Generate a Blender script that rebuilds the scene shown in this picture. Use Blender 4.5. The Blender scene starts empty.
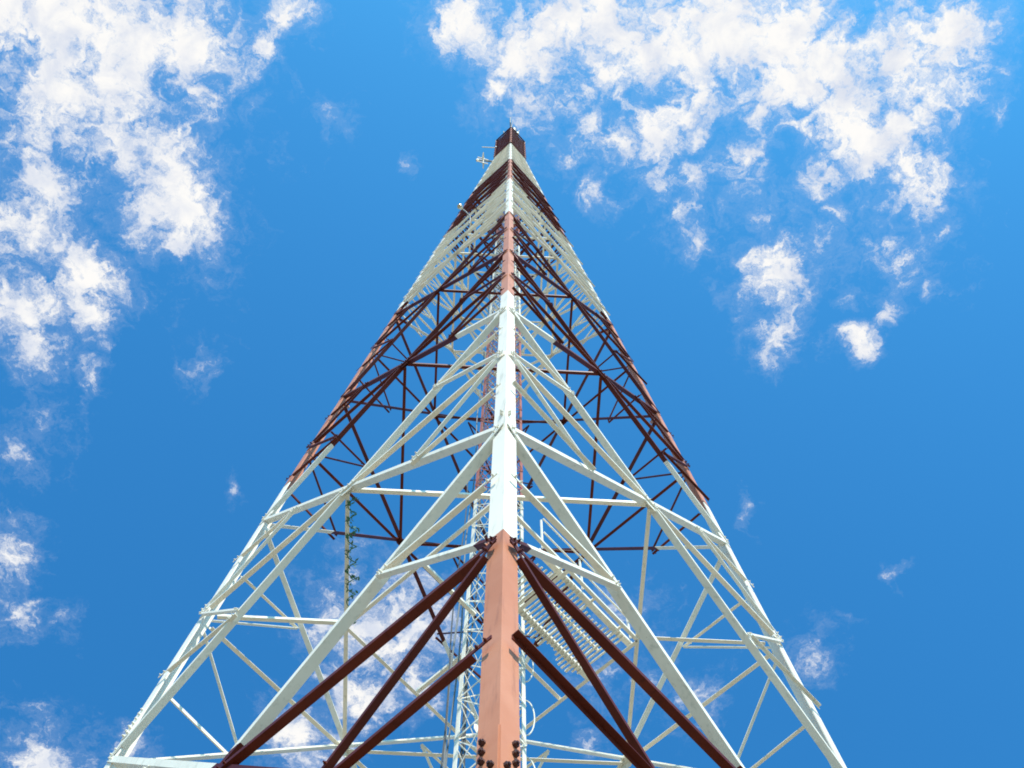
import bpy, bmesh, math, random
from mathutils import Vector, Matrix
random.seed(7)
S = bpy.context.scene
C = S.collection

# ---------------------------------------------------------------- camera
U = 12.0                      # one paint band is 12 m tall
cam_d = bpy.data.cameras.new('camera'); cam = bpy.data.objects.new('camera', cam_d); C.objects.link(cam)
YAW, PITCH, ROLL, FPX = 0.04137989, 1.25943161, 0.01093063, 1237.39
fw = Vector((math.sin(YAW)*math.cos(PITCH), math.cos(YAW)*math.cos(PITCH), math.sin(PITCH)))
rt = Vector((math.cos(YAW), -math.sin(YAW), 0)); up = rt.cross(fw)
r2 = rt*math.cos(ROLL)+up*math.sin(ROLL); u2 = -rt*math.sin(ROLL)+up*math.cos(ROLL)
cam.matrix_world = Matrix(((r2.x,u2.x,-fw.x,-0.01019513*U),(r2.y,u2.y,-fw.y,-0.77363759*U),(r2.z,u2.z,-fw.z,0.12*U),(0,0,0,1)))
cam_d.sensor_width = 36; cam_d.sensor_fit = 'HORIZONTAL'; cam_d.lens = 36*FPX/1024
cam_d.clip_start = .05; cam_d.clip_end = 20000
S.camera = cam

# ---------------------------------------------------------------- light and exposure
SUN_EL, SUN_AZ = math.radians(52), math.radians(166)     # azimuth clockwise from +y (north)
SUN_DIR = Vector((math.sin(SUN_AZ)*math.cos(SUN_EL), math.cos(SUN_AZ)*math.cos(SUN_EL), math.sin(SUN_EL)))
sd = bpy.data.lights.new('sun', 'SUN'); sd.energy = 5.0; sd.angle = math.radians(.53); sd.color = (1,.93,.82)
sun = bpy.data.objects.new('sun', sd); C.objects.link(sun)
sun.rotation_euler = SUN_DIR.to_track_quat('Z','Y').to_euler()
S.view_settings.view_transform = 'Standard'; S.view_settings.look = 'None'
S.view_settings.exposure = 0.5; S.view_settings.gamma = 1; S.view_settings.use_curve_mapping = False
S.render.engine = 'CYCLES'; S.cycles.filter_width = 1.8

class NT:
    """tiny helper for node trees"""
    def __init__(s, nt): s.nt = nt; nt.nodes.clear()
    def n(s, t, **k):
        n = s.nt.nodes.new(t)
        for a, v in k.items(): setattr(n, a, v)
        return n
    def l(s, a, b): s.nt.links.new(a, b)
    def put(s, sock, v):
        if hasattr(v, 'is_linked') or isinstance(v, bpy.types.NodeSocket): s.l(v, sock)
        else: sock.default_value = v
    def m(s, op, a, b=0.0, c=None, clamp=False):
        n = s.n('ShaderNodeMath', operation=op); n.use_clamp = clamp
        s.put(n.inputs[0], a); s.put(n.inputs[1], b)
        if c is not None: s.put(n.inputs[2], c)
        return n.outputs[0]
    def v(s, op, a, b=(0,0,0)):
        n = s.n('ShaderNodeVectorMath', operation=op); s.put(n.inputs[0], a); s.put(n.inputs[1], b)
        return n.outputs['Value' if op in ('LENGTH','DISTANCE') else 'Vector']
    def mix(s, f, a, b, blend='MIX'):
        n = s.n('ShaderNodeMix', data_type='RGBA', blend_type=blend); n.clamp_factor = True
        s.put(n.inputs[0], f); s.put(n.inputs[6], a); s.put(n.inputs[7], b); return n.outputs[2]
    def noise(s, vec, scale, detail=4, rough=.5, dist=0.0):
        n = s.n('ShaderNodeTexNoise'); s.put(n.inputs['Vector'], vec); n.inputs['Scale'].default_value = scale
        n.inputs['Detail'].default_value = detail; n.inputs['Roughness'].default_value = rough; n.inputs['Distortion'].default_value = dist
        return n.outputs['Fac'], n.outputs['Color']
    def mr(s, v, a, b, c=0.0, d=1.0, smooth=True):
        n = s.n('ShaderNodeMapRange'); n.interpolation_type = 'SMOOTHSTEP' if smooth else 'LINEAR'
        s.put(n.inputs[0], v)
        for i, x in enumerate((a,b,c,d)): s.put(n.inputs[i+1], x)
        return n.outputs[0]

# ---- the sky: clear-air sky with a broken layer of small fair-weather clouds
BLOBS = [(-0.3525,0.0436,0.0482,0.0472,1.30),(-0.3026,0.0522,0.0483,0.0474,1.30),(-0.2562,0.0611,0.0376,0.0368,1.30),(-0.2303,0.0560,0.0234,0.0228,1.00),
(-0.2415,0.0987,0.0222,0.0219,1.00),(-0.3557,0.0969,0.0411,0.0408,1.30),(-0.3145,0.0909,0.0395,0.0391,1.30),(-0.2751,0.1596,0.0403,0.0408,1.12),
(-0.3103,0.1375,0.0336,0.0337,1.12),(-0.2561,0.1993,0.0310,0.0317,1.12),(-0.2884,0.1928,0.0277,0.0282,1.12),(-0.3804,0.1732,0.0307,0.0312,1.12),
(-0.3952,0.2124,0.0344,0.0353,1.12),(-0.3826,0.1453,0.0241,0.0242,1.00),(-0.3398,0.2429,0.0281,0.0291,1.12),(-0.3457,0.2774,0.0200,0.0209,1.00),
(-0.3998,0.2785,0.0317,0.0332,1.12),(-0.3893,0.3083,0.0236,0.0249,1.00),(-0.3404,0.3349,0.0127,0.0135,0.80),(-0.4263,0.5049,0.0285,0.0318,0.90),
(-0.4241,0.5615,0.0235,0.0266,0.90),(-0.4087,0.4058,0.0428,0.0467,0.26),(-0.3839,0.5674,0.0258,0.0293,0.26),(-0.2190,0.4332,0.0183,0.0199,0.26),
(-0.2400,0.3181,0.0273,0.0289,0.31),(-0.1764,0.0285,0.0201,0.0194,1.00),(-0.1913,0.0578,0.0141,0.0137,0.80),(-0.1410,0.1105,0.0302,0.0300,0.36),
(-0.0820,0.1455,0.0138,0.0138,0.26),(-0.4070,0.7188,0.0321,0.0380,1.12),(-0.3264,0.7034,0.0226,0.0265,0.70),(-0.3983,0.0348,0.0349,0.0339,1.30),
(-0.2060,0.1030,0.0181,0.0179,0.36),(-0.0304,0.0328,0.0264,0.0256,1.12),(-0.0087,0.0803,0.0252,0.0248,0.85),(0.0056,0.0513,0.0297,0.0290,1.30),
(0.0352,0.0250,0.0372,0.0362,1.30),(0.0761,0.0303,0.0420,0.0409,1.30),(0.1184,0.0416,0.0375,0.0367,1.30),(0.1617,0.0281,0.0404,0.0395,1.30),
(0.1486,0.0691,0.0252,0.0248,1.00),(0.2078,0.0220,0.0419,0.0410,1.30),(0.2188,0.0608,0.0330,0.0326,1.30),(0.2482,0.0440,0.0328,0.0323,1.30),
(0.2693,0.0720,0.0316,0.0313,1.30),(0.3055,0.0486,0.0407,0.0403,1.30),(0.3330,0.0230,0.0327,0.0320,1.30),(0.3625,0.0124,0.0248,0.0242,0.90),
(0.2890,0.1102,0.0335,0.0337,1.12),(0.3251,0.1258,0.0289,0.0292,1.12),(0.3458,0.1392,0.0161,0.0163,0.80),(0.3103,0.0917,0.0286,0.0286,1.12),
(0.2722,0.1047,0.0239,0.0239,1.00),(0.0518,0.0741,0.0205,0.0201,0.80),(0.0643,0.1061,0.0159,0.0158,0.84),(0.0778,0.1589,0.0162,0.0163,0.84),
(0.1127,0.1115,0.0287,0.0286,1.12),(0.1281,0.0871,0.0206,0.0203,0.94),(0.1196,0.1446,0.0193,0.0194,0.94),(0.1357,0.1706,0.0114,0.0115,0.84),
(0.1621,0.1898,0.0163,0.0167,0.84),(0.1818,0.1213,0.0216,0.0216,0.94),(0.1719,0.0810,0.0174,0.0172,0.74),(0.2319,0.1029,0.0175,0.0174,0.84),
(0.2527,0.1401,0.0193,0.0195,0.94),(0.2636,0.1614,0.0114,0.0115,0.84),(0.2241,0.2074,0.0280,0.0288,1.12),(0.2081,0.1974,0.0164,0.0168,0.94),
(0.2514,0.2271,0.0149,0.0154,0.80),(0.2348,0.2623,0.0251,0.0263,0.90),(0.2189,0.2562,0.0117,0.0122,0.80),(0.2905,0.2335,0.0108,0.0112,0.80),
(0.3052,0.2673,0.0151,0.0158,0.80),(0.3217,0.2473,0.0142,0.0148,0.75),(0.3169,0.1916,0.0197,0.0202,0.74),(0.3509,0.1716,0.0130,0.0133,0.50),
(0.3565,0.2232,0.0149,0.0154,0.55),(0.3817,0.0786,0.0111,0.0110,0.80),(0.0277,0.0939,0.0238,0.0235,0.60),(0.0374,0.1217,0.0160,0.0159,0.55),
(0.2236,0.4286,0.0183,0.0201,0.26),(0.3639,0.4823,0.0152,0.0170,0.26),(-0.0940,0.5723,0.0528,0.0604,1.12),(-0.0543,0.6221,0.0258,0.0297,0.80),
(-0.1160,0.6255,0.0314,0.0362,1.12),(-0.1621,0.6836,0.0319,0.0373,1.12),(-0.0768,0.5308,0.0198,0.0222,0.80),(0.1083,0.5329,0.0253,0.0284,0.60),
(0.1456,0.6008,0.0294,0.0338,0.50),(0.1981,0.6191,0.0296,0.0342,0.45),(0.3014,0.5768,0.0417,0.0480,0.31),(0.1044,0.6692,0.0206,0.0240,0.45),
(-0.0405,0.5389,0.0144,0.0162,0.60),(0.1842,0.1436,0.0202,0.0203,0.50),(0.2076,0.1709,0.0163,0.0165,0.50),(0.0153,0.0853,0.0253,0.0249,0.95),
(0.0253,0.0541,0.0274,0.0268,1.20),(0.1518,0.1015,0.0175,0.0174,0.84),(0.1977,0.0835,0.0222,0.0219,0.94),(0.2390,0.1611,0.0770,0.0796,0.34),
(0.1476,0.1415,0.0644,0.0657,0.30),(0.3249,0.1895,0.0655,0.0682,0.30),(0.2400,0.2362,0.0498,0.0521,0.28),(-0.3035,0.1651,0.0969,0.1000,0.38),
(-0.3895,0.3754,0.0516,0.0559,0.25),(0.1256,0.5811,0.0822,0.0956,0.25),(0.1985,0.0913,0.0555,0.0557,0.40),(0.0415,0.1231,0.0480,0.0483,0.30)]          # cloud cells on a flat layer overhead: x/z, y/z, radii, weight
w = bpy.data.worlds.new('World'); S.world = w; w.use_nodes = True
t = NT(w.node_tree)
sky = t.n('ShaderNodeTexSky', sky_type='NISHITA'); sky.sun_disc = False
sky.sun_elevation = SUN_EL; sky.sun_rotation = SUN_AZ; sky.air_density = 1.0; sky.dust_density = 3.0; sky.ozone_density = 2.0; sky.altitude = 0
tint = t.mix(1.0, sky.outputs[0], (.21,.99,1.50,1), 'MULTIPLY')
tc = t.n('ShaderNodeTexCoord')
sep = t.n('ShaderNodeSeparateXYZ'); t.l(tc.outputs['Generated'], sep.inputs[0])
zc = t.m('MAXIMUM', sep.outputs[2], .05)
cmb = t.n('ShaderNodeCombineXYZ'); t.l(t.m('DIVIDE', sep.outputs[0], zc), cmb.inputs[0]); t.l(t.m('DIVIDE', sep.outputs[1], zc), cmb.inputs[1])
P = cmb.outputs[0]
# warp the layer so the cells get broken outlines
_, wc = t.noise(P, 20, 6, .65)
wv = t.v('SUBTRACT', wc, (.5,.5,.5)); sc = t.n('ShaderNodeVectorMath', operation='SCALE'); t.l(wv, sc.inputs[0]); sc.inputs['Scale'].default_value = .06
PW = t.v('ADD', P, sc.outputs[0])
acc = None
for bx, by, rx, ry, wt in BLOBS:
    n = t.n('ShaderNodeVectorMath', operation='MULTIPLY_ADD'); t.l(PW, n.inputs[0])
    n.inputs[1].default_value = (1/rx, 1/ry, 0); n.inputs[2].default_value = (-bx/rx, -by/ry, 0)
    d = t.v('LENGTH', n.outputs[0])
    s_ = t.m('MULTIPLY_ADD', d, -1.25, .10+1.48*wt)
    acc = s_ if acc is None else t.m('SMOOTH_MAX', acc, s_, .3)
f1, _ = t.noise(PW, 24, 10, .62, .5)
f2, _ = t.noise(PW, 80, 7, .68, .5)
den = t.m('ADD', acc, t.m('MULTIPLY', t.m('SUBTRACT', f1, .5), 4.2))
den = t.m('ADD', den, t.m('MULTIPLY', t.m('SUBTRACT', f2, .5), 3.2))
core = t.mr(den, .02, 1.75)
veil = t.mr(den, -.6, .8, 0, .14)
cov = t.m('MAXIMUM', core, veil)
# far from the modelled patch the same kind of scattered cloud
far = t.mr(t.v('LENGTH', P), .95, 1.3)
f3, _ = t.noise(P, 3.0, 9, .62, .2)
cov = t.m('MAXIMUM', cov, t.m('MULTIPLY', far, t.mr(f3, .52, .66)))
cov = t.m('MULTIPLY', cov, t.mr(sep.outputs[2], .02, .1))
sh, _ = t.noise(P, 26, 6, .6, .4)
ccol = t.mix(t.m('MULTIPLY', t.mr(sh, .30, .62), t.mr(den, .35, 1.5)), (.70,.75,.86,1), (.98,.965,.94,1))
bg1 = t.n('ShaderNodeBackground'); t.l(tint, bg1.inputs[0]); bg1.inputs[1].default_value = .118
bg2 = t.n('ShaderNodeBackground'); t.l(ccol, bg2.inputs[0]); bg2.inputs[1].default_value = .72
ms = t.n('ShaderNodeMixShader'); t.l(cov, ms.inputs[0]); t.l(bg1.outputs[0], ms.inputs[1]); t.l(bg2.outputs[0], ms.inputs[2])
o = t.n('ShaderNodeOutputWorld'); t.l(ms.outputs[0], o.inputs[0])
w.cycles.sampling_method = 'MANUAL'; w.cycles.sample_map_resolution = 512

# ---------------------------------------------------------------- materials
BANDS = [.930, 1.934, 3.05, 3.99, 4.90, 6.0]
def paint(name, red, red2, white, white2, rough=.45, fixed=None):
    m = bpy.data.materials.new(name); m.use_nodes = True; t = NT(m.node_tree)
    out = t.n('ShaderNodeOutputMaterial'); b = t.n('ShaderNodeBsdfPrincipled'); t.l(b.outputs[0], out.inputs[0])
    g = t.n('ShaderNodeNewGeometry'); pos = g.outputs['Position']
    f, _ = t.noise(pos, 1.1, 5, .6); ff, _ = t.noise(pos, 9, 5, .6); oi = t.n('ShaderNodeObjectInfo')
    v = t.m('ADD', t.m('MULTIPLY', t.mr(f, .3, .7), .7), t.m('MULTIPLY', oi.outputs['Random'], .3))
    r = t.mix(v, red, red2); wh = t.mix(v, white, white2)
    # dull runs of dirt and small rust spots
    mp = t.n('ShaderNodeMapping'); mp.inputs['Scale'].default_value = (9,9,.7); t.l(pos, mp.inputs[0])
    st, _ = t.noise(mp.outputs[0], 1.5, 6, .65)
    sf = t.mr(st, .52, .74, 0, .6)
    rs, _ = t.noise(pos, 14, 6, .7); rf = t.mr(rs, .66, .74, 0, .8)
    wh = t.mix(sf, wh, (.42,.42,.34,1)); wh = t.mix(rf, wh, (.23,.10,.045,1)); r = t.mix(sf, r, (red[0]*.6,red[1]*.65,red[2]*.8,1))
    if fixed is None:
        sep = t.n('ShaderNodeSeparateXYZ'); t.l(pos, sep.inputs[0])
        z = t.m('ADD', sep.outputs[2], t.m('MULTIPLY', t.m('SUBTRACT', ff, .5), .05))
        s = None
        for i, hb in enumerate(BANDS):
            q = t.m('GREATER_THAN', z, hb*U)
            q = q if i % 2 == 0 else t.m('MULTIPLY', q, -1.0)
            s = q if s is None else t.m('ADD', s, q)
        col = t.mix(s, r, wh)
    else: col = wh if fixed == 'white' else r
    t.l(col, b.inputs['Base Color']); b.inputs['Roughness'].default_value = rough
    b.inputs['Specular IOR Level'].default_value = .15
    bp = t.n('ShaderNodeBump'); bp.inputs['Strength'].default_value = .25; bp.inputs['Distance'].default_value = .004; t.l(ff, bp.inputs['Height']); t.l(bp.outputs[0], b.inputs['Normal'])
    return m
W1, W2 = (.82,.77,.65,1), (.66,.62,.52,1)
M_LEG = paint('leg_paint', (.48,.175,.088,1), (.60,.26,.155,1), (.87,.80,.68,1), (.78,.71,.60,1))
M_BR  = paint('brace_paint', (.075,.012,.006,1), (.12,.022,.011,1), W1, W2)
M_COL = paint('shaft_paint', (.36,.12,.085,1), (.42,.15,.11,1), W1, W2)
M_WH  = paint('white_paint', W1, W1, W1, W2, fixed='white')
M_RD  = paint('dark_red_paint', (.05,.009,.006,1), (.07,.013,.01,1), W1, W2, fixed='red')
def simple(name, col, rough=.5, metal=0.0, col2=None, scale=5):
    m = bpy.data.materials.new(name); m.use_nodes = True; t = NT(m.node_tree)
    out = t.n('ShaderNodeOutputMaterial'); b = t.n('ShaderNodeBsdfPrincipled'); t.l(b.outputs[0], out.inputs[0])
    g = t.n('ShaderNodeNewGeometry'); f, _ = t.noise(g.outputs['Position'], scale, 6, .6)
    c2 = col2 or tuple(x*.7 for x in col[:3])+(1,)
    t.l(t.mix(t.mr(f,.3,.7), col, c2), b.inputs['Base Color']); b.inputs['Roughness'].default_value = rough; b.inputs['Metallic'].default_value = metal
    return m
M_GALV = simple('galvanised', (.50,.50,.48,1), .4, .6)
M_CABLE = simple('cable_sheath', (.035,.04,.045,1), .6)
M_GREY = simple('grey_cable', (.16,.18,.19,1), .6)
M_LEAF = simple('leaf_green', (.05,.17,.07,1), .6, 0, (.03,.10,.05,1), 20)
M_CONC = simple('concrete', (.42,.40,.37,1), .9)
M_DARK = simple('dark_bolt', (.06,.018,.013,1), .5, .2)
M_GRASS = simple('dry_grass', (.19,.165,.11,1), .95, 0, (.28,.25,.20,1), .15)
M_LAMP = simple('lamp_glass', (.62,.50,.30,1), .25)

# ---------------------------------------------------------------- mesh helpers
def obj(name, bm, mat, parent=None):
    me = bpy.data.meshes.new(name); bm.normal_update(); bm.to_mesh(me); bm.free()
    if mat: me.materials.append(mat)
    o = bpy.data.objects.new(name, me); C.objects.link(o)
    if parent: o.parent = parent
    return o
def empty(name, parent=None, loc=(0,0,0)):
    o = bpy.data.objects.new(name, None); C.objects.link(o); o.location = loc
    if parent: o.parent = parent
    return o
def extrude(bm, prof0, prof1):
    n = len(prof0); a = [bm.verts.new(p) for p in prof0]; b = [bm.verts.new(p) for p in prof1]
    for i in range(n): bm.faces.new((a[i], a[(i+1)%n], b[(i+1)%n], b[i]))
    bm.faces.new(a[::-1]); bm.faces.new(b)
def angle(bm, p0, p1, e1, e2, s1, s2, t, cut=0.0):
    """L section whose heel runs p0-p1; one flange along e1, the other along e2."""
    def pr(p): return [p, p+e1*s1, p+e1*s1+e2*t, p+e1*t+e2*t, p+e1*t+e2*s2, p+e2*s2]
    extrude(bm, pr(p0), pr(p1))
def beam(bm, p0, p1, e1, e2, s1, s2):
    def pr(p): return [p-e1*s1/2-e2*s2/2, p+e1*s1/2-e2*s2/2, p+e1*s1/2+e2*s2/2, p-e1*s1/2+e2*s2/2]
    extrude(bm, pr(p0), pr(p1))
def fixn(bm): bmesh.ops.recalc_face_normals(bm, faces=bm.faces[:])
def tube(bm, p0, p1, r0, r1=None, n=8):
    r1 = r0 if r1 is None else r1
    a = (p1-p0).normalized(); e = a.orthogonal().normalized(); f = a.cross(e)
    c = [(math.cos(2*math.pi*i/n), math.sin(2*math.pi*i/n)) for i in range(n)]
    extrude(bm, [p0+(e*x+f*y)*r0 for x,y in c], [p1+(e*x+f*y)*r1 for x,y in c])
def path(bm, pts, r, n=6):
    for a, b in zip(pts, pts[1:]): tube(bm, a, b, r, n=n)
def hexbolt(bm, p, nrm, r=.022, h=.03):
    tube(bm, p, p+nrm*h, r, n=6); tube(bm, p+nrm*h, p+nrm*(h+.012), r*.55, n=6)

# ---------------------------------------------------------------- tower geometry
D0, HA = .46574603*U, 7.06620952*U
def DD(z): return D0*(1-z/HA)
DIR = {'F':Vector((0,-1,0)), 'L':Vector((-1,0,0)), 'R':Vector((1,0,0)), 'B':Vector((0,1,0))}
FACES = [('F','L'), ('F','R'), ('L','B'), ('R','B')]
def corner(k, z): v = DIR[k]*DD(z); v.z = z; return v
def on_face(f, u, z): return corner(f[0], z).lerp(corner(f[1], z), u)
def outn(f):
    a = corner(f[0],0); b = corner(f[1],0); n = (b-a).cross(Vector((0,0,HA))-a).normalized()
    return n if n.dot(a+b) > 0 else -n
ZT = [0, .60, 1.202, 1.798, 2.38, 3.02, 3.33, 3.61, 3.87, 4.11, 4.33, 4.54, 4.73, 4.90, 5.10, 5.28, 5.45, 5.61, 5.75, 5.88, 6.0]
ZT = [z*U for z in ZT]
H6 = 6.0*U; HTOP = 6.6*U; D6 = DD(H6)
tower = empty('lattice_tower'); tower['category'] = 'tower'
tower['label'] = 'tall steel lattice mast painted in red and white bands, tapering to a point'

LEGW = lambda z: .175 if z < 3.0*U else (.15 if z < 4.1*U else (.13 if z < 5*U else .10))
def leg_w(z):
    pts = [(0,.19),(1.2*U,.178),(3*U,.165),(4*U,.15),(5*U,.125),(6*U,.095),(9*U,.095)]
    for (a,x),(b,y) in zip(pts, pts[1:]):
        if z <= b: return x+(y-x)*(z-a)/(b-a)
    return .095
edge_dirs = {}
for k in 'FLRB':
    fs = [f for f in FACES if k in f]
    a = corner(k,0); outs = []
    for f in fs:
        o_ = f[1] if f[0]==k else f[0]; outs.append((corner(o_,0)-a).normalized())
    edge_dirs[k] = outs
    bm = bmesh.new()
    zs = [-.1, .62*U, 1.25*U, 1.86*U, 2.48*U, 3.1*U, 3.7*U, 4.3*U, 4.9*U, 5.5*U, H6]
    for z0, z1 in zip(zs, zs[1:]):
        s = leg_w((z0+z1)/2); tt = .02
        angle(bm, corner(k,z0), corner(k,z1+.0), outs[0], outs[1], s, s, tt)
    fixn(bm)
    leg = obj('leg', bm, M_LEG, tower)
    # splices: cover plates with bolts on each flange
    for zc, rows in ((.615*U, 9), (1.265*U, 6)):
        if zc > U and k not in 'FL': continue
        Lh = rows*.055
        bm = bmesh.new()
        for j in (0,1):
            e = outs[j]; nn = outn(fs[j]); s = leg_w(zc)
            pA, pB = corner(k, zc-Lh), corner(k, zc+Lh); ax = (pB-pA).normalized()
            q0 = pA+e*.004+nn*.002; q1 = pB+e*.004+nn*.002; tp = .006
            if zc < U or k == 'L': extrude(bm, [q0, q0+e*(s-.012), q0+e*(s-.012)+nn*tp, q0+nn*tp], [q1, q1+e*(s-.012), q1+e*(s-.012)+nn*tp, q1+nn*tp])
            for r in range(rows):
                for c_ in ((.66,) if r > rows-4 else (.66,.26)):
                    if k == 'F' and zc > U and (r not in (0,1) or c_ > .5): continue
                    p = pA+ax*(.05+r*.105)+e*(s*c_)+nn*.006
                    bb = bmesh.new(); hexbolt(bb, Vector((0,0,0)), nn, .023 if zc < U else .018, .026); fixn(bb)
                    bo = obj('bolt', bb, M_DARK if zc < U else M_WH, leg); bo.location = p
        if len(bm.verts): fixn(bm); obj('splice_plate', bm, M_LEG, leg)
        else: bm.free()
    # pier
    bm = bmesh.new(); bmesh.ops.create_cube(bm, size=1, matrix=Matrix.Translation(corner(k,0)+Vector((0,0,.0)))@Matrix.Rotation(math.pi/4,4,'Z')@Matrix.Diagonal((1.1,1.1,.6,1)))
    bmesh.ops.bevel(bm, geom=bm.edges[:], offset=.03, segments=2, affect='EDGES')
    obj('footing', bm, M_CONC, tower)

# ---- lattice members of the faces
INS = .19      # keeps the projecting flange clear of the leg
def member(bm, f, a, b, s, off=.014, t=.010, tab0=0.0, tab1=0.0, flange='in', bolts=True, s2=None):
    """angle in face f from (u,z) a to b; tab = flat part lapped over a leg"""
    n = outn(f); p0, p1 = on_face(f,*a)+n*off, on_face(f,*b)+n*off
    ax = (p1-p0).normalized(); e = n.cross(ax).normalized()
    if e.z < 0 or (abs(e.z) < 1e-6): e = -e
    s2 = s2 or s
    if flange == 'in':                # heel at the lower edge, second flange pointing into the tower
        q0 = p0+ax*tab0; q1 = p1-ax*tab1
        angle(bm, q0-e*s/2, q1-e*s/2, e, -n, s, s2, t)
        # lapped ends
        for (x, y) in ((p0, q0), (q1, p1)):
            if (y-x).length > .02:
                o2 = -n*t
                extrude(bm, [x-e*s/2, x+e*s/2, x+e*s/2+o2, x-e*s/2+o2], [y-e*s/2, y+e*s/2, y+e*s/2+o2, y-e*s/2+o2])
    else:                             # outside the leg, second flange outwards at the upper edge
        angle(bm, p0+e*s/2, p1+e*s/2, -e, n, s, s2, t)
    if bolts:
        for x, d in ((p0, ax), (p1, -ax)):
            for k in (0,1): hexbolt(bm, x+d*(.05+.08*k), n, .013, .014)
def bolt_on(p): return p
U0 = lambda f, z, d=.045: d/((corner(f[0],z)-corner(f[1],z)).length)

rest = {'diagonal_brace': bmesh.new(), 'strut': bmesh.new(), 'knee_brace': bmesh.new(), 'short_strut': bmesh.new()}
VIS = 4.2*U
for fi, f in enumerate(FACES):
    n = outn(f)
    for i, (z0, z1) in enumerate(zip(ZT, ZT[1:])):
        hgt = z1-z0; zc = (z0*DD(z1)+z1*DD(z0))/(DD(z0)+DD(z1))   # where the diagonals of a tapered panel cross
        zc = (zc+ (z0+z1)/2)/2
        low = z0 < 3.0*U
        sm = [.13,.118,.10,.088,.082,.08,.08,.08,.08,.08,.08,.08,.08,.075,.07,.07,.065,.065,.06,.06][i]
        sr = sm*.52
        ua, ub, uc = U0(f,z0), U0(f,z1), U0(f,zc)
        small = z0 > 4.70*U
        # crossing diagonals, the second one lapped behind the first
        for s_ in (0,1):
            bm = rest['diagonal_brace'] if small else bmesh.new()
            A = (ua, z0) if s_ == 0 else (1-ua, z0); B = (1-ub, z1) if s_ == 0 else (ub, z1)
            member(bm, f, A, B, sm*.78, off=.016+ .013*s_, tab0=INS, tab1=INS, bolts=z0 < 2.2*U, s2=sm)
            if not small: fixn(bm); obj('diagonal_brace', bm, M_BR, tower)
        if i == 0: continue
        # level struts from the legs to the crossing
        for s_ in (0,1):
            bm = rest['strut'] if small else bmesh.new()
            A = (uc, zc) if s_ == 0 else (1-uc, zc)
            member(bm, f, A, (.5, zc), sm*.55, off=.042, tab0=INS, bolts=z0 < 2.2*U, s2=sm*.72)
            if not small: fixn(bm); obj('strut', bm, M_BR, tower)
        if small:
            # packed extra level members near the top
            for zz in (z0,):
                member(rest['strut'], f, (U0(f,zz),zz), (1-U0(f,zz),zz), sm*1.3, off=.03, bolts=False, s2=sm*1.2)
            continue
        if z0 < 4.6*U:
            zl, zh = (z0+zc)/2, (z1+zc)/2
            ql, qh = .25, .25
            for s_ in (0,1):
                m_ = (lambda u: u) if s_ == 0 else (lambda u: 1-u)
                for nm, a, b, sz, fl in (
                    ('knee_brace', (m_(uc*1.0), zc-.02), (m_(ql), zl), sr, 'in'),
                    ('knee_brace', (m_(uc), zc+.02), (m_(qh), zh), sr, 'in'),
                    ('short_strut', (m_(U0(f,zl)), zl), (m_(ql), zl-.12), sr*1.05, 'out' if f in (('F','R'),('L','B')) else 'in'),
                    ('short_strut', (m_(U0(f,zh)), zh), (m_(qh), zh), sr, 'in')):
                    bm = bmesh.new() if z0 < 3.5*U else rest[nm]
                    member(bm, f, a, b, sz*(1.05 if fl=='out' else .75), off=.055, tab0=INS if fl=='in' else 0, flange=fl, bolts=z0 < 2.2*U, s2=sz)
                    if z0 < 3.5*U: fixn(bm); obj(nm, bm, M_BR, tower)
        # gusset at the crossing
        if z0 < 3.5*U:
            bm = bmesh.new(); g = sm*1.5
            p = on_face(f,.5,zc)+n*.004; h_ = (corner(f[1],0)-corner(f[0],0)).normalized(); vv = n.cross(h_)
            if vv.z < 0: vv = -vv
            pts = [p+h_*x*g+vv*y*g for x,y in ((-1.1,-.35),(-.5,-1),(.5,-1),(1.1,-.35),(1.1,.35),(.5,1),(-.5,1),(-1.1,.35))]
            extrude(bm, pts, [q+n*.010 for q in pts]); fixn(bm); gp = obj('gusset_plate', bm, M_BR, tower)
        # gussets at the legs
        if U < z0 < 3.1*U:
            for zz, w_, hh in ((z1, .30, .34), (zc, .19, .18)):
                for s_ in (0,1):
                    k = f[s_]; e = (corner(f[1-s_],0)-corner(k,0)).normalized()
                    bm = bmesh.new(); p = corner(k,zz)+n*.003; ax = (corner(k,zz+1)-corner(k,zz)).normalized()
                    pts = [p+e*x+ax*y for x,y in ((.03,-hh*.5),(.17,-hh*.5),(w_,-hh*.2),(w_,hh*.2),(.17,hh*.5),(.03,hh*.5))]
                    extrude(bm, pts, [q+n*.009 for q in pts]); fixn(bm); obj('gusset_plate', bm, M_LEG, tower)
for nm, bm in rest.items():
    fixn(bm); o = obj(nm, bm, M_BR, tower); o['kind'] = 'stuff'

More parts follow.
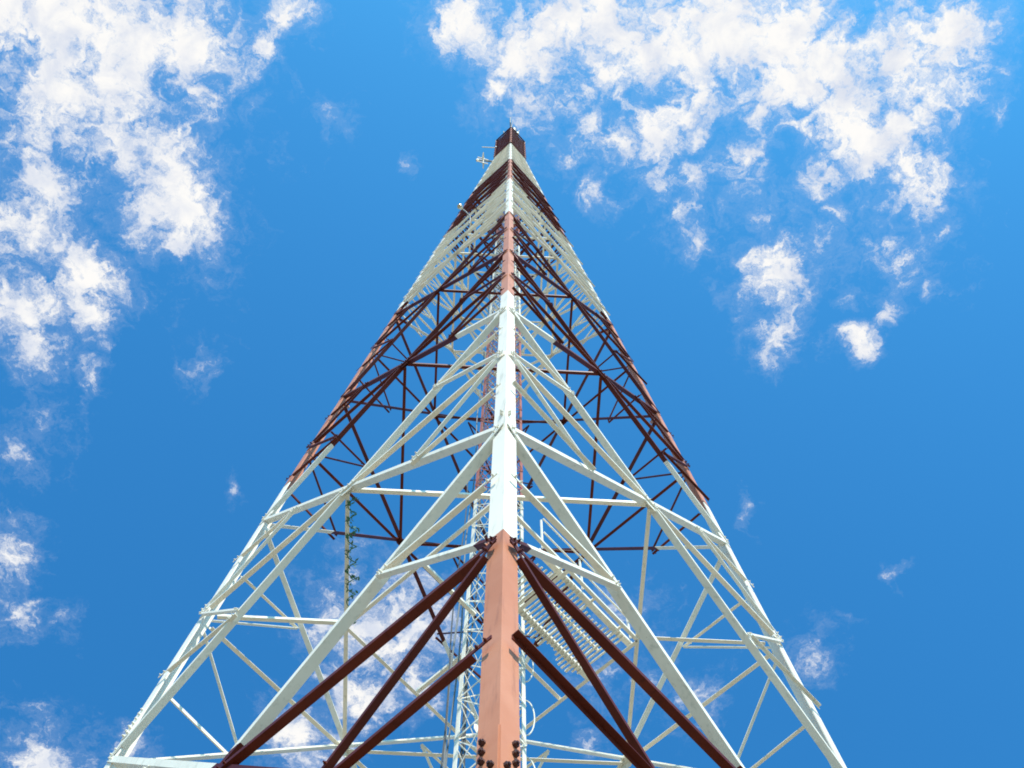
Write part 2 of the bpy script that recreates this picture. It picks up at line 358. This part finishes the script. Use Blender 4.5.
# ---- plan bracing at the crossing levels
def flat(name, p0, p1, s, mat=M_BR, parent=tower, dz=0.0, drop=True, side=1):
    p0 = Vector(p0)+Vector((0,0,dz)); p1 = Vector(p1)+Vector((0,0,dz))
    ax = (p1-p0).normalized(); e = Vector((0,0,1)).cross(ax).normalized()*side
    bm = bmesh.new(); angle(bm, p0-e*s/2, p1-e*s/2, e, Vector((0,0,1)), s, s, .009); fixn(bm)
    return obj(name, bm, mat, parent)
levels = []
for i in range(1, 9):
    z0, z1 = ZT[i], ZT[i+1]; zc = (z0*DD(z1)+z1*DD(z0))/(DD(z0)+DD(z1)); zc = (zc+(z0+z1)/2)/2
    levels.append(zc)
    s = .062
    mids = {f: on_face(f,.5,zc) for f in FACES}
    ring = [('F','L'),('F','R'),('R','B'),('L','B')]
    for a, b in zip(ring, ring[1:]+ring[:1]):
        ax = (mids[b]-mids[a]).normalized()*.06
        flat('plan_brace', mids[a]+ax, mids[b]-ax, s, dz=-.05)
    if i in (1,2):
        D = DD(zc); h = D/2; z = zc-.03
        V = [(0,-h,z),(h,0,z),(0,h,z),(-h,0,z)]
        for a, b in zip(V, V[1:]+V[:1]): flat('plan_brace', a, b, .055, dz=-.075)
        for k in 'LRB':
            v = DIR[k]; flat('plan_brace', (v.x*(D-.25), v.y*(D-.25), z), (v.x*h, v.y*h, z), .06, dz=.03)
            # (light ties) from the centre of each leg bay to the ring
        # ties holding the shaft
        for sx, sy in ((-1,1),(-1,-1),(1,-1),(1,1)):
            flat('plan_brace', (sx*h/2, sy*h/2, z), (sx*.27, sy*.27, z), .06, dz=-.02)

# ---- central climbing shaft
SH = .46; ZS = HTOP-.8
shaft = empty('climbing_shaft', tower)
SP = {'F':Vector((.02,-SH-.02,0)), 'L':Vector((-.43,.02,0)), 'R':Vector((.50,.06,0)), 'B':Vector((.02,SH+.02,0))}
def sp(k, z):
    s = min(1.0, (DD(z)*.80)/SH) if z < H6 else D6*.8/SH
    v = SP[k]*s; return Vector((v.x, v.y, z))
zz = [0, 4.0*U, 4.7*U, 5.3*U, H6, ZS]
for k in 'FLRB':
    bm = bmesh.new(); i0 = DIR[k]
    a1 = Vector((1,1,0)).normalized(); a2 = Vector((1,-1,0)).normalized()
    ea, eb = {'F':(a2*-1, a1),'L':(a1,a2),'R':(-a1,-a2),'B':(a2,-a1)}[k]
    for a, b in zip(zz, zz[1:]): angle(bm, sp(k,a), sp(k,b), ea, eb, .07, .07, .008)
    fixn(bm); obj('post', bm, M_COL, shaft)
for f in FACES:
    bm = bmesh.new(); z = 1.0; st = .95
    j = 0
    while z < 5.9*U:
        a0, b0, a1, b1 = sp(f[0],z), sp(f[1],z), sp(f[0],z+st), sp(f[1],z+st)
        n = (b0-a0).cross(a1-a0).normalized()
        e = n.cross((b0-a0).normalized())
        beam(bm, a0, b0, e, n, .035, .008)
        if j % 2 == 0: beam(bm, a0+n*.012, b1+n*.012, e, n, .03, .007); beam(bm, b0-n*.012, a1-n*.012, e, n, .03, .007)
        else: beam(bm, b0+n*.012, a1+n*.012, e, n, .03, .007); beam(bm, a0-n*.012, b1-n*.012, e, n, .03, .007)
        z += st; j += 1
    fixn(bm); obj('lacing', bm, M_COL, shaft)
# ladder with safety hoops inside the shaft's right side
ladder = empty('ladder', tower)
LX, LY = .16, .25
for dx in (-.19, .19):
    bm = bmesh.new(); beam(bm, Vector((LX+dx,LY,0)), Vector((LX+dx,LY,3.9*U)), Vector((1,0,0)), Vector((0,1,0)), .04, .012); fixn(bm); obj('rail', bm, M_COL, ladder)
bm = bmesh.new(); z = .3
while z < 3.9*U: tube(bm, Vector((LX-.19,LY,z)), Vector((LX+.19,LY,z)), .011, n=6); z += .3
fixn(bm); r_ = obj('rung', bm, M_COL, ladder); r_['kind'] = 'stuff'
z = 2.4; hoop = None
while z < 3.6*U:
    if hoop is None:
        bm = bmesh.new(); N = 14
        pts = [Vector((LX+.02-.20*math.cos(math.pi*i/N*1.0)*1.25+.02, LY-.62*math.sin(math.pi*i/N), 0)) for i in range(N+1)]
        for a, b in zip(pts, pts[1:]): beam(bm, a, b, Vector((0,0,1)), (b-a).cross(Vector((0,0,1))).normalized(), .045, .006)
        fixn(bm); hoop = obj('hoop', bm, M_COL, ladder); hoop.location.z = z
    else:
        h2 = hoop.copy(); C.objects.link(h2); h2.parent = ladder; h2.location.z = z
    z += 1.3
# feeder cables clipped beside the shaft and looping out of it
for i, (cx, cy, r, m) in enumerate(((-.60,.22,.012,M_CABLE),(-.55,.26,.017,M_GREY),(-.50,.30,.014,M_GREY),(-.36,.32,.02,M_CABLE),(-.30,.34,.014,M_CABLE),(.30,.05,.016,M_GREY))):
    bm = bmesh.new(); top = (2.05, 1.7, 5.5, 5.2, 4.6, 4)[i]*U; pts = []
    for k in range(60):
        z = 1+(top-1)*k/59; s = min(1.0, DD(z)*.8/SH)
        pts.append(Vector(((cx+.03*math.sin(z*.9+i*2))*s, (cy+.03*math.cos(z*.7+i))*s, z)))
    path(bm, pts, r, 6); fixn(bm); obj('feeder_cable', bm, m, tower)
for k in range(4):
    bm = bmesh.new(); z = (1.22+.11*k)*U; pts = []
    for j in range(13):
        a = math.pi*j/12; pts.append(Vector((.50+.12*math.sin(a), .10, z-.42*math.cos(a))))
    path(bm, pts, .010, 6); fixn(bm); obj('cable_loop', bm, M_WH, tower)

# ---- cable walkway from the shaft out to the ring
walk = empty('walkway', tower)
d1 = Vector((1,1,0)).normalized(); d2 = Vector((1,-1,0)).normalized()
zw = 1.528*U-.02
def wp(a, b, dz=0): return d1*a+d2*b+Vector((0,0,zw+dz))
for b_, s_ in ((.475,.09),(1.33,.09)):
    bm = bmesh.new(); beam(bm, wp(-.45,b_), wp(1.72,b_), d2, Vector((0,0,1)), s_, .07); fixn(bm); obj('side_beam', bm, M_BR, walk)
bm = bmesh.new(); beam(bm, wp(-.30,.9,.0), wp(1.45,.9,.0), d2, Vector((0,0,1)), .035, .035); fixn(bm); obj('side_beam', bm, M_BR, walk)
bm = bmesh.new(); a_ = -.30
while a_ < 1.50:
    beam(bm, wp(a_,.36+.07*math.sin(a_*9),-.055), wp(a_,1.30+.09*math.sin(a_*5),-.055), d1, Vector((0,0,1)), .028, .02); a_ += .078
fixn(bm); obj('grating', bm, M_WH, walk)
for a_ in (.0, .72, 1.35):
    bm = bmesh.new(); beam(bm, wp(a_,.30,-.045), wp(a_,1.48,-.00), d1, Vector((0,0,1)), .04, .03); fixn(bm); obj('cross_bearer', bm, M_BR, walk)
hr = empty('handrail', walk)
for a_ in (-.42,.5,1.62):
    bm = bmesh.new(); beam(bm, wp(a_,1.40,.04), wp(a_,1.40,1.05), d1, d2, .026, .026); fixn(bm); obj('post', bm, M_BR, hr)
for h_ in (.55, 1.05):
    bm = bmesh.new(); beam(bm, wp(-.42,1.44,h_), wp(1.62,1.44,h_), d2, Vector((0,0,1)), .024, .024); fixn(bm); obj('rail', bm, M_BR, hr)

# ---- top cage
def pc(k, z): v = DIR[k]*D6*1.08; return Vector((v.x, v.y, z))
cage = empty('top_cage', tower)
for k in 'FLRB':
    outs = edge_dirs[k]; bm = bmesh.new(); angle(bm, pc(k,H6), pc(k,HTOP), outs[0], outs[1], .09, .09, .01); fixn(bm); obj('corner_post', bm, M_LEG, cage)
for f in FACES:
    bm = bmesh.new(); n = (DIR[f[0]]+DIR[f[1]]).normalized(); h_ = (DIR[f[1]]-DIR[f[0]]).normalized(); Z = Vector((0,0,1))
    z = H6+.05; st = (HTOP-H6-.1)/8
    for j in range(8):
        a, b = pc(f[0],z), pc(f[1],z); c, d = pc(f[0],z+st), pc(f[1],z+st)
        for p_, q_, o_ in ((a,d,.005),(b,c,.018)):
            ax = (q_-p_).normalized(); e = n.cross(ax); e = e if e.z > 0 else -e
            angle(bm, p_+n*o_, q_+n*o_, e, -n, .06, .06, .007)
        angle(bm, a+n*.03, b+n*.03, Z, -n, .10, .12, .007)
        z += st
    fixn(bm); obj('cage_lattice', bm, M_BR, cage)
bm = bmesh.new(); bmesh.ops.create_cube(bm, size=1, matrix=Matrix.Translation((0,0,HTOP))@Matrix.Rotation(math.pi/4,4,'Z')@Matrix.Diagonal((1.22,1.22,.05,1))); obj('deck', bm, M_RD, cage)
bm = bmesh.new()
for s_ in range(4):
    k0, k1 = 'FLBR'[s_], 'FLBR'[(s_+1)%4]
    beam(bm, pc(k0,HTOP), pc(k0,HTOP+.7), Vector((1,0,0)), Vector((0,1,0)), .05,.05)
    for hz in (.35,.7):
        a, b = pc(k0,HTOP+hz), pc(k1,HTOP+hz); ax = (b-a).normalized(); beam(bm, a, b, Vector((0,0,1)), ax.cross(Vector((0,0,1))), .05,.05)
fixn(bm); obj('guard_rail', bm, M_RD, cage)

# ---------------------------------------------------------------- equipment on the tower
def tag(o, label, cat, group=None):
    o['label'] = label; o['category'] = cat
    if group: o['group'] = group
# lightning rod on the very top
rod = empty('lightning_rod', None, (0,0,HTOP+.02)); tag(rod, 'dark lightning rod with small fittings standing on the very tip of the mast', 'lightning rod')
bm = bmesh.new(); tube(bm, Vector((0,0,0)), Vector((0,0,7.0)), .11, .09, 10); tube(bm, Vector((0,0,7.0)), Vector((.1,0,13.0)), .04, .02, 8); fixn(bm); obj('pole', bm, M_CABLE, rod)
for a in range(3):
    an = a*2.1+.4; d = Vector((math.cos(an), math.sin(an), 0)); bm = bmesh.new()
    path(bm, [Vector((0,0,6.0)), Vector((0,0,6.8))+d*.5, Vector((0,0,9.2))+d*.62], .05, 6); fixn(bm); obj('prong', bm, M_GREY, rod)
bm = bmesh.new(); tube(bm, Vector((.2,-.1,4.6)), Vector((.2,-.1,6.2)), .20, .20, 10); fixn(bm); obj('obstruction_beacon', bm, M_CABLE, rod)
bm = bmesh.new(); tube(bm, Vector((.42,-.2,3.0)), Vector((.42,-.2,3.6)), .11, .11, 8); fixn(bm); obj('junction_box', bm, M_WH, rod)
# short rod antenna to the left of the top cage
an1 = empty('rod_antenna', None, (-D6,0,6.36*U)); tag(an1, 'thin white horizontal rod antenna jutting left from the red top cage', 'antenna')
bm = bmesh.new(); tube(bm, Vector((.05,0,0)), Vector((-.85,0,.0)), .028, n=8); fixn(bm); obj('boom', bm, M_WH, an1)
bm = bmesh.new(); beam(bm, Vector((-.05,0,0)), Vector((.06,0,0)), Vector((0,1,0)), Vector((0,0,1)), .16, .16); fixn(bm); obj('clamp', bm, M_GALV, an1)
# cluster of crossed dipoles
zA = 5.86*U; an2 = empty('dipole_antenna', None, (-DD(zA),0,zA)); tag(an2, 'pale cross-shaped dipole antenna on a stub arm left of the upper white band', 'antenna')
bm = bmesh.new(); tube(bm, Vector((.05,0,0)), Vector((-1.15,0,.1)), .05, n=8); tube(bm, Vector((.05,0,-.6)), Vector((-.6,0,.05)), .03, n=8); fixn(bm); obj('arm', bm, M_GREY, an2)
bm = bmesh.new(); tube(bm, Vector((-.75,0,-1.6)), Vector((-.75,0,1.9)), .055, n=8); fixn(bm); obj('mast_tube', bm, M_GALV, an2)
for z in (-1.2, .2, 1.4):
    bm = bmesh.new(); tube(bm, Vector((-1.25,-.1,z)), Vector((-.35,.1,z)), .045, n=8); tube(bm, Vector((-.8,-.5,z+.1)), Vector((-.7,.5,z+.1)), .045, n=8); fixn(bm); obj('dipole', bm, M_WH, an2)
bm = bmesh.new(); bmesh.ops.create_cube(bm, size=1, matrix=Matrix.Translation((-1.2,0,.1))@Matrix.Diagonal((.2,.2,.5,1))); obj('junction_box', bm, M_WH, an2)
for c_ in an2.children:
    c_.scale = (.68,.68,.6) if c_.name.split('.')[0] != 'arm' else (.8,.8,.8)
# hooked lamp on the left front face
f = ('F','L'); n = outn(f); base = on_face(f,.44,3.66*U)+n*.04
lp = empty('floodlight', None, base); tag(lp, 'small amber floodlight on a hooked grey arm at the upper left face', 'floodlight')
bm = bmesh.new(); pts = [Vector((-.1,0,-.9)), n*.10+Vector((-.0,0,-.6)), n*.22+Vector((.05,0,-.3)), n*.34+Vector((-.02,0,0)), n*.40+Vector((-.12,0,.3))]
path(bm, pts, .022, 8); fixn(bm); obj('arm', bm, M_GREY, lp)
bm = bmesh.new(); c0 = n*.40+Vector((-.12,0,.3)); tube(bm, c0, c0+n*.12+Vector((0,0,-.06)), .05, .10, 14); fixn(bm); obj('lamp_head', bm, M_WH, lp)
bm = bmesh.new(); bmesh.ops.create_uvsphere(bm, u_segments=12, v_segments=8, radius=.09, matrix=Matrix.Translation(c0+n*.12+Vector((0,0,-.06)))@Matrix.Diagonal((1,1,.7,1))); obj('lens', bm, M_LAMP, lp)

# green strand wound round a level brace of the second bracing level
zv = levels[1]-.06
A = Vector((on_face(('F','L'),.5,levels[1]).x, on_face(('F','L'),.5,levels[1]).y, zv)); B = Vector((A.x, -A.y, zv))
vine = empty('creeper', None, A); tag(vine, 'green leafy strand wound round the straight white brace on the left', 'creeper')
bm = bmesh.new(); pts = []
for i in range(90):
    q = A.lerp(B, .02+.46*i/89); a = i*.55
    pts.append(q-A+Vector((.075+.065*math.cos(a), 0, -.03+.06*math.sin(a))))
path(bm, pts, .008, 5); fixn(bm); obj('stem', bm, M_LEAF, vine)
bm = bmesh.new()
for i in range(0, 90, 1):
    if random.random() < .3: continue
    for k in range(2):
        p = pts[i]+Vector((random.uniform(-.03,.05), random.uniform(-.03,.03), random.uniform(-.04,.03))); d = Vector((random.uniform(-1,1), random.uniform(-1,1), random.uniform(-.4,.4))).normalized(); e = d.orthogonal().normalized()
        s = random.uniform(.022,.05)
        q = [p-d*s, p+e*s*.5, p+d*s, p-e*s*.5]; bm.faces.new([bm.verts.new(x) for x in q])
fo = obj('foliage', bm, M_LEAF, vine)

# ---------------------------------------------------------------- ground
bm = bmesh.new(); bmesh.ops.create_grid(bm, x_segments=40, y_segments=40, size=6000)
g = obj('ground', bm, M_GRASS); g['kind'] = 'structure'
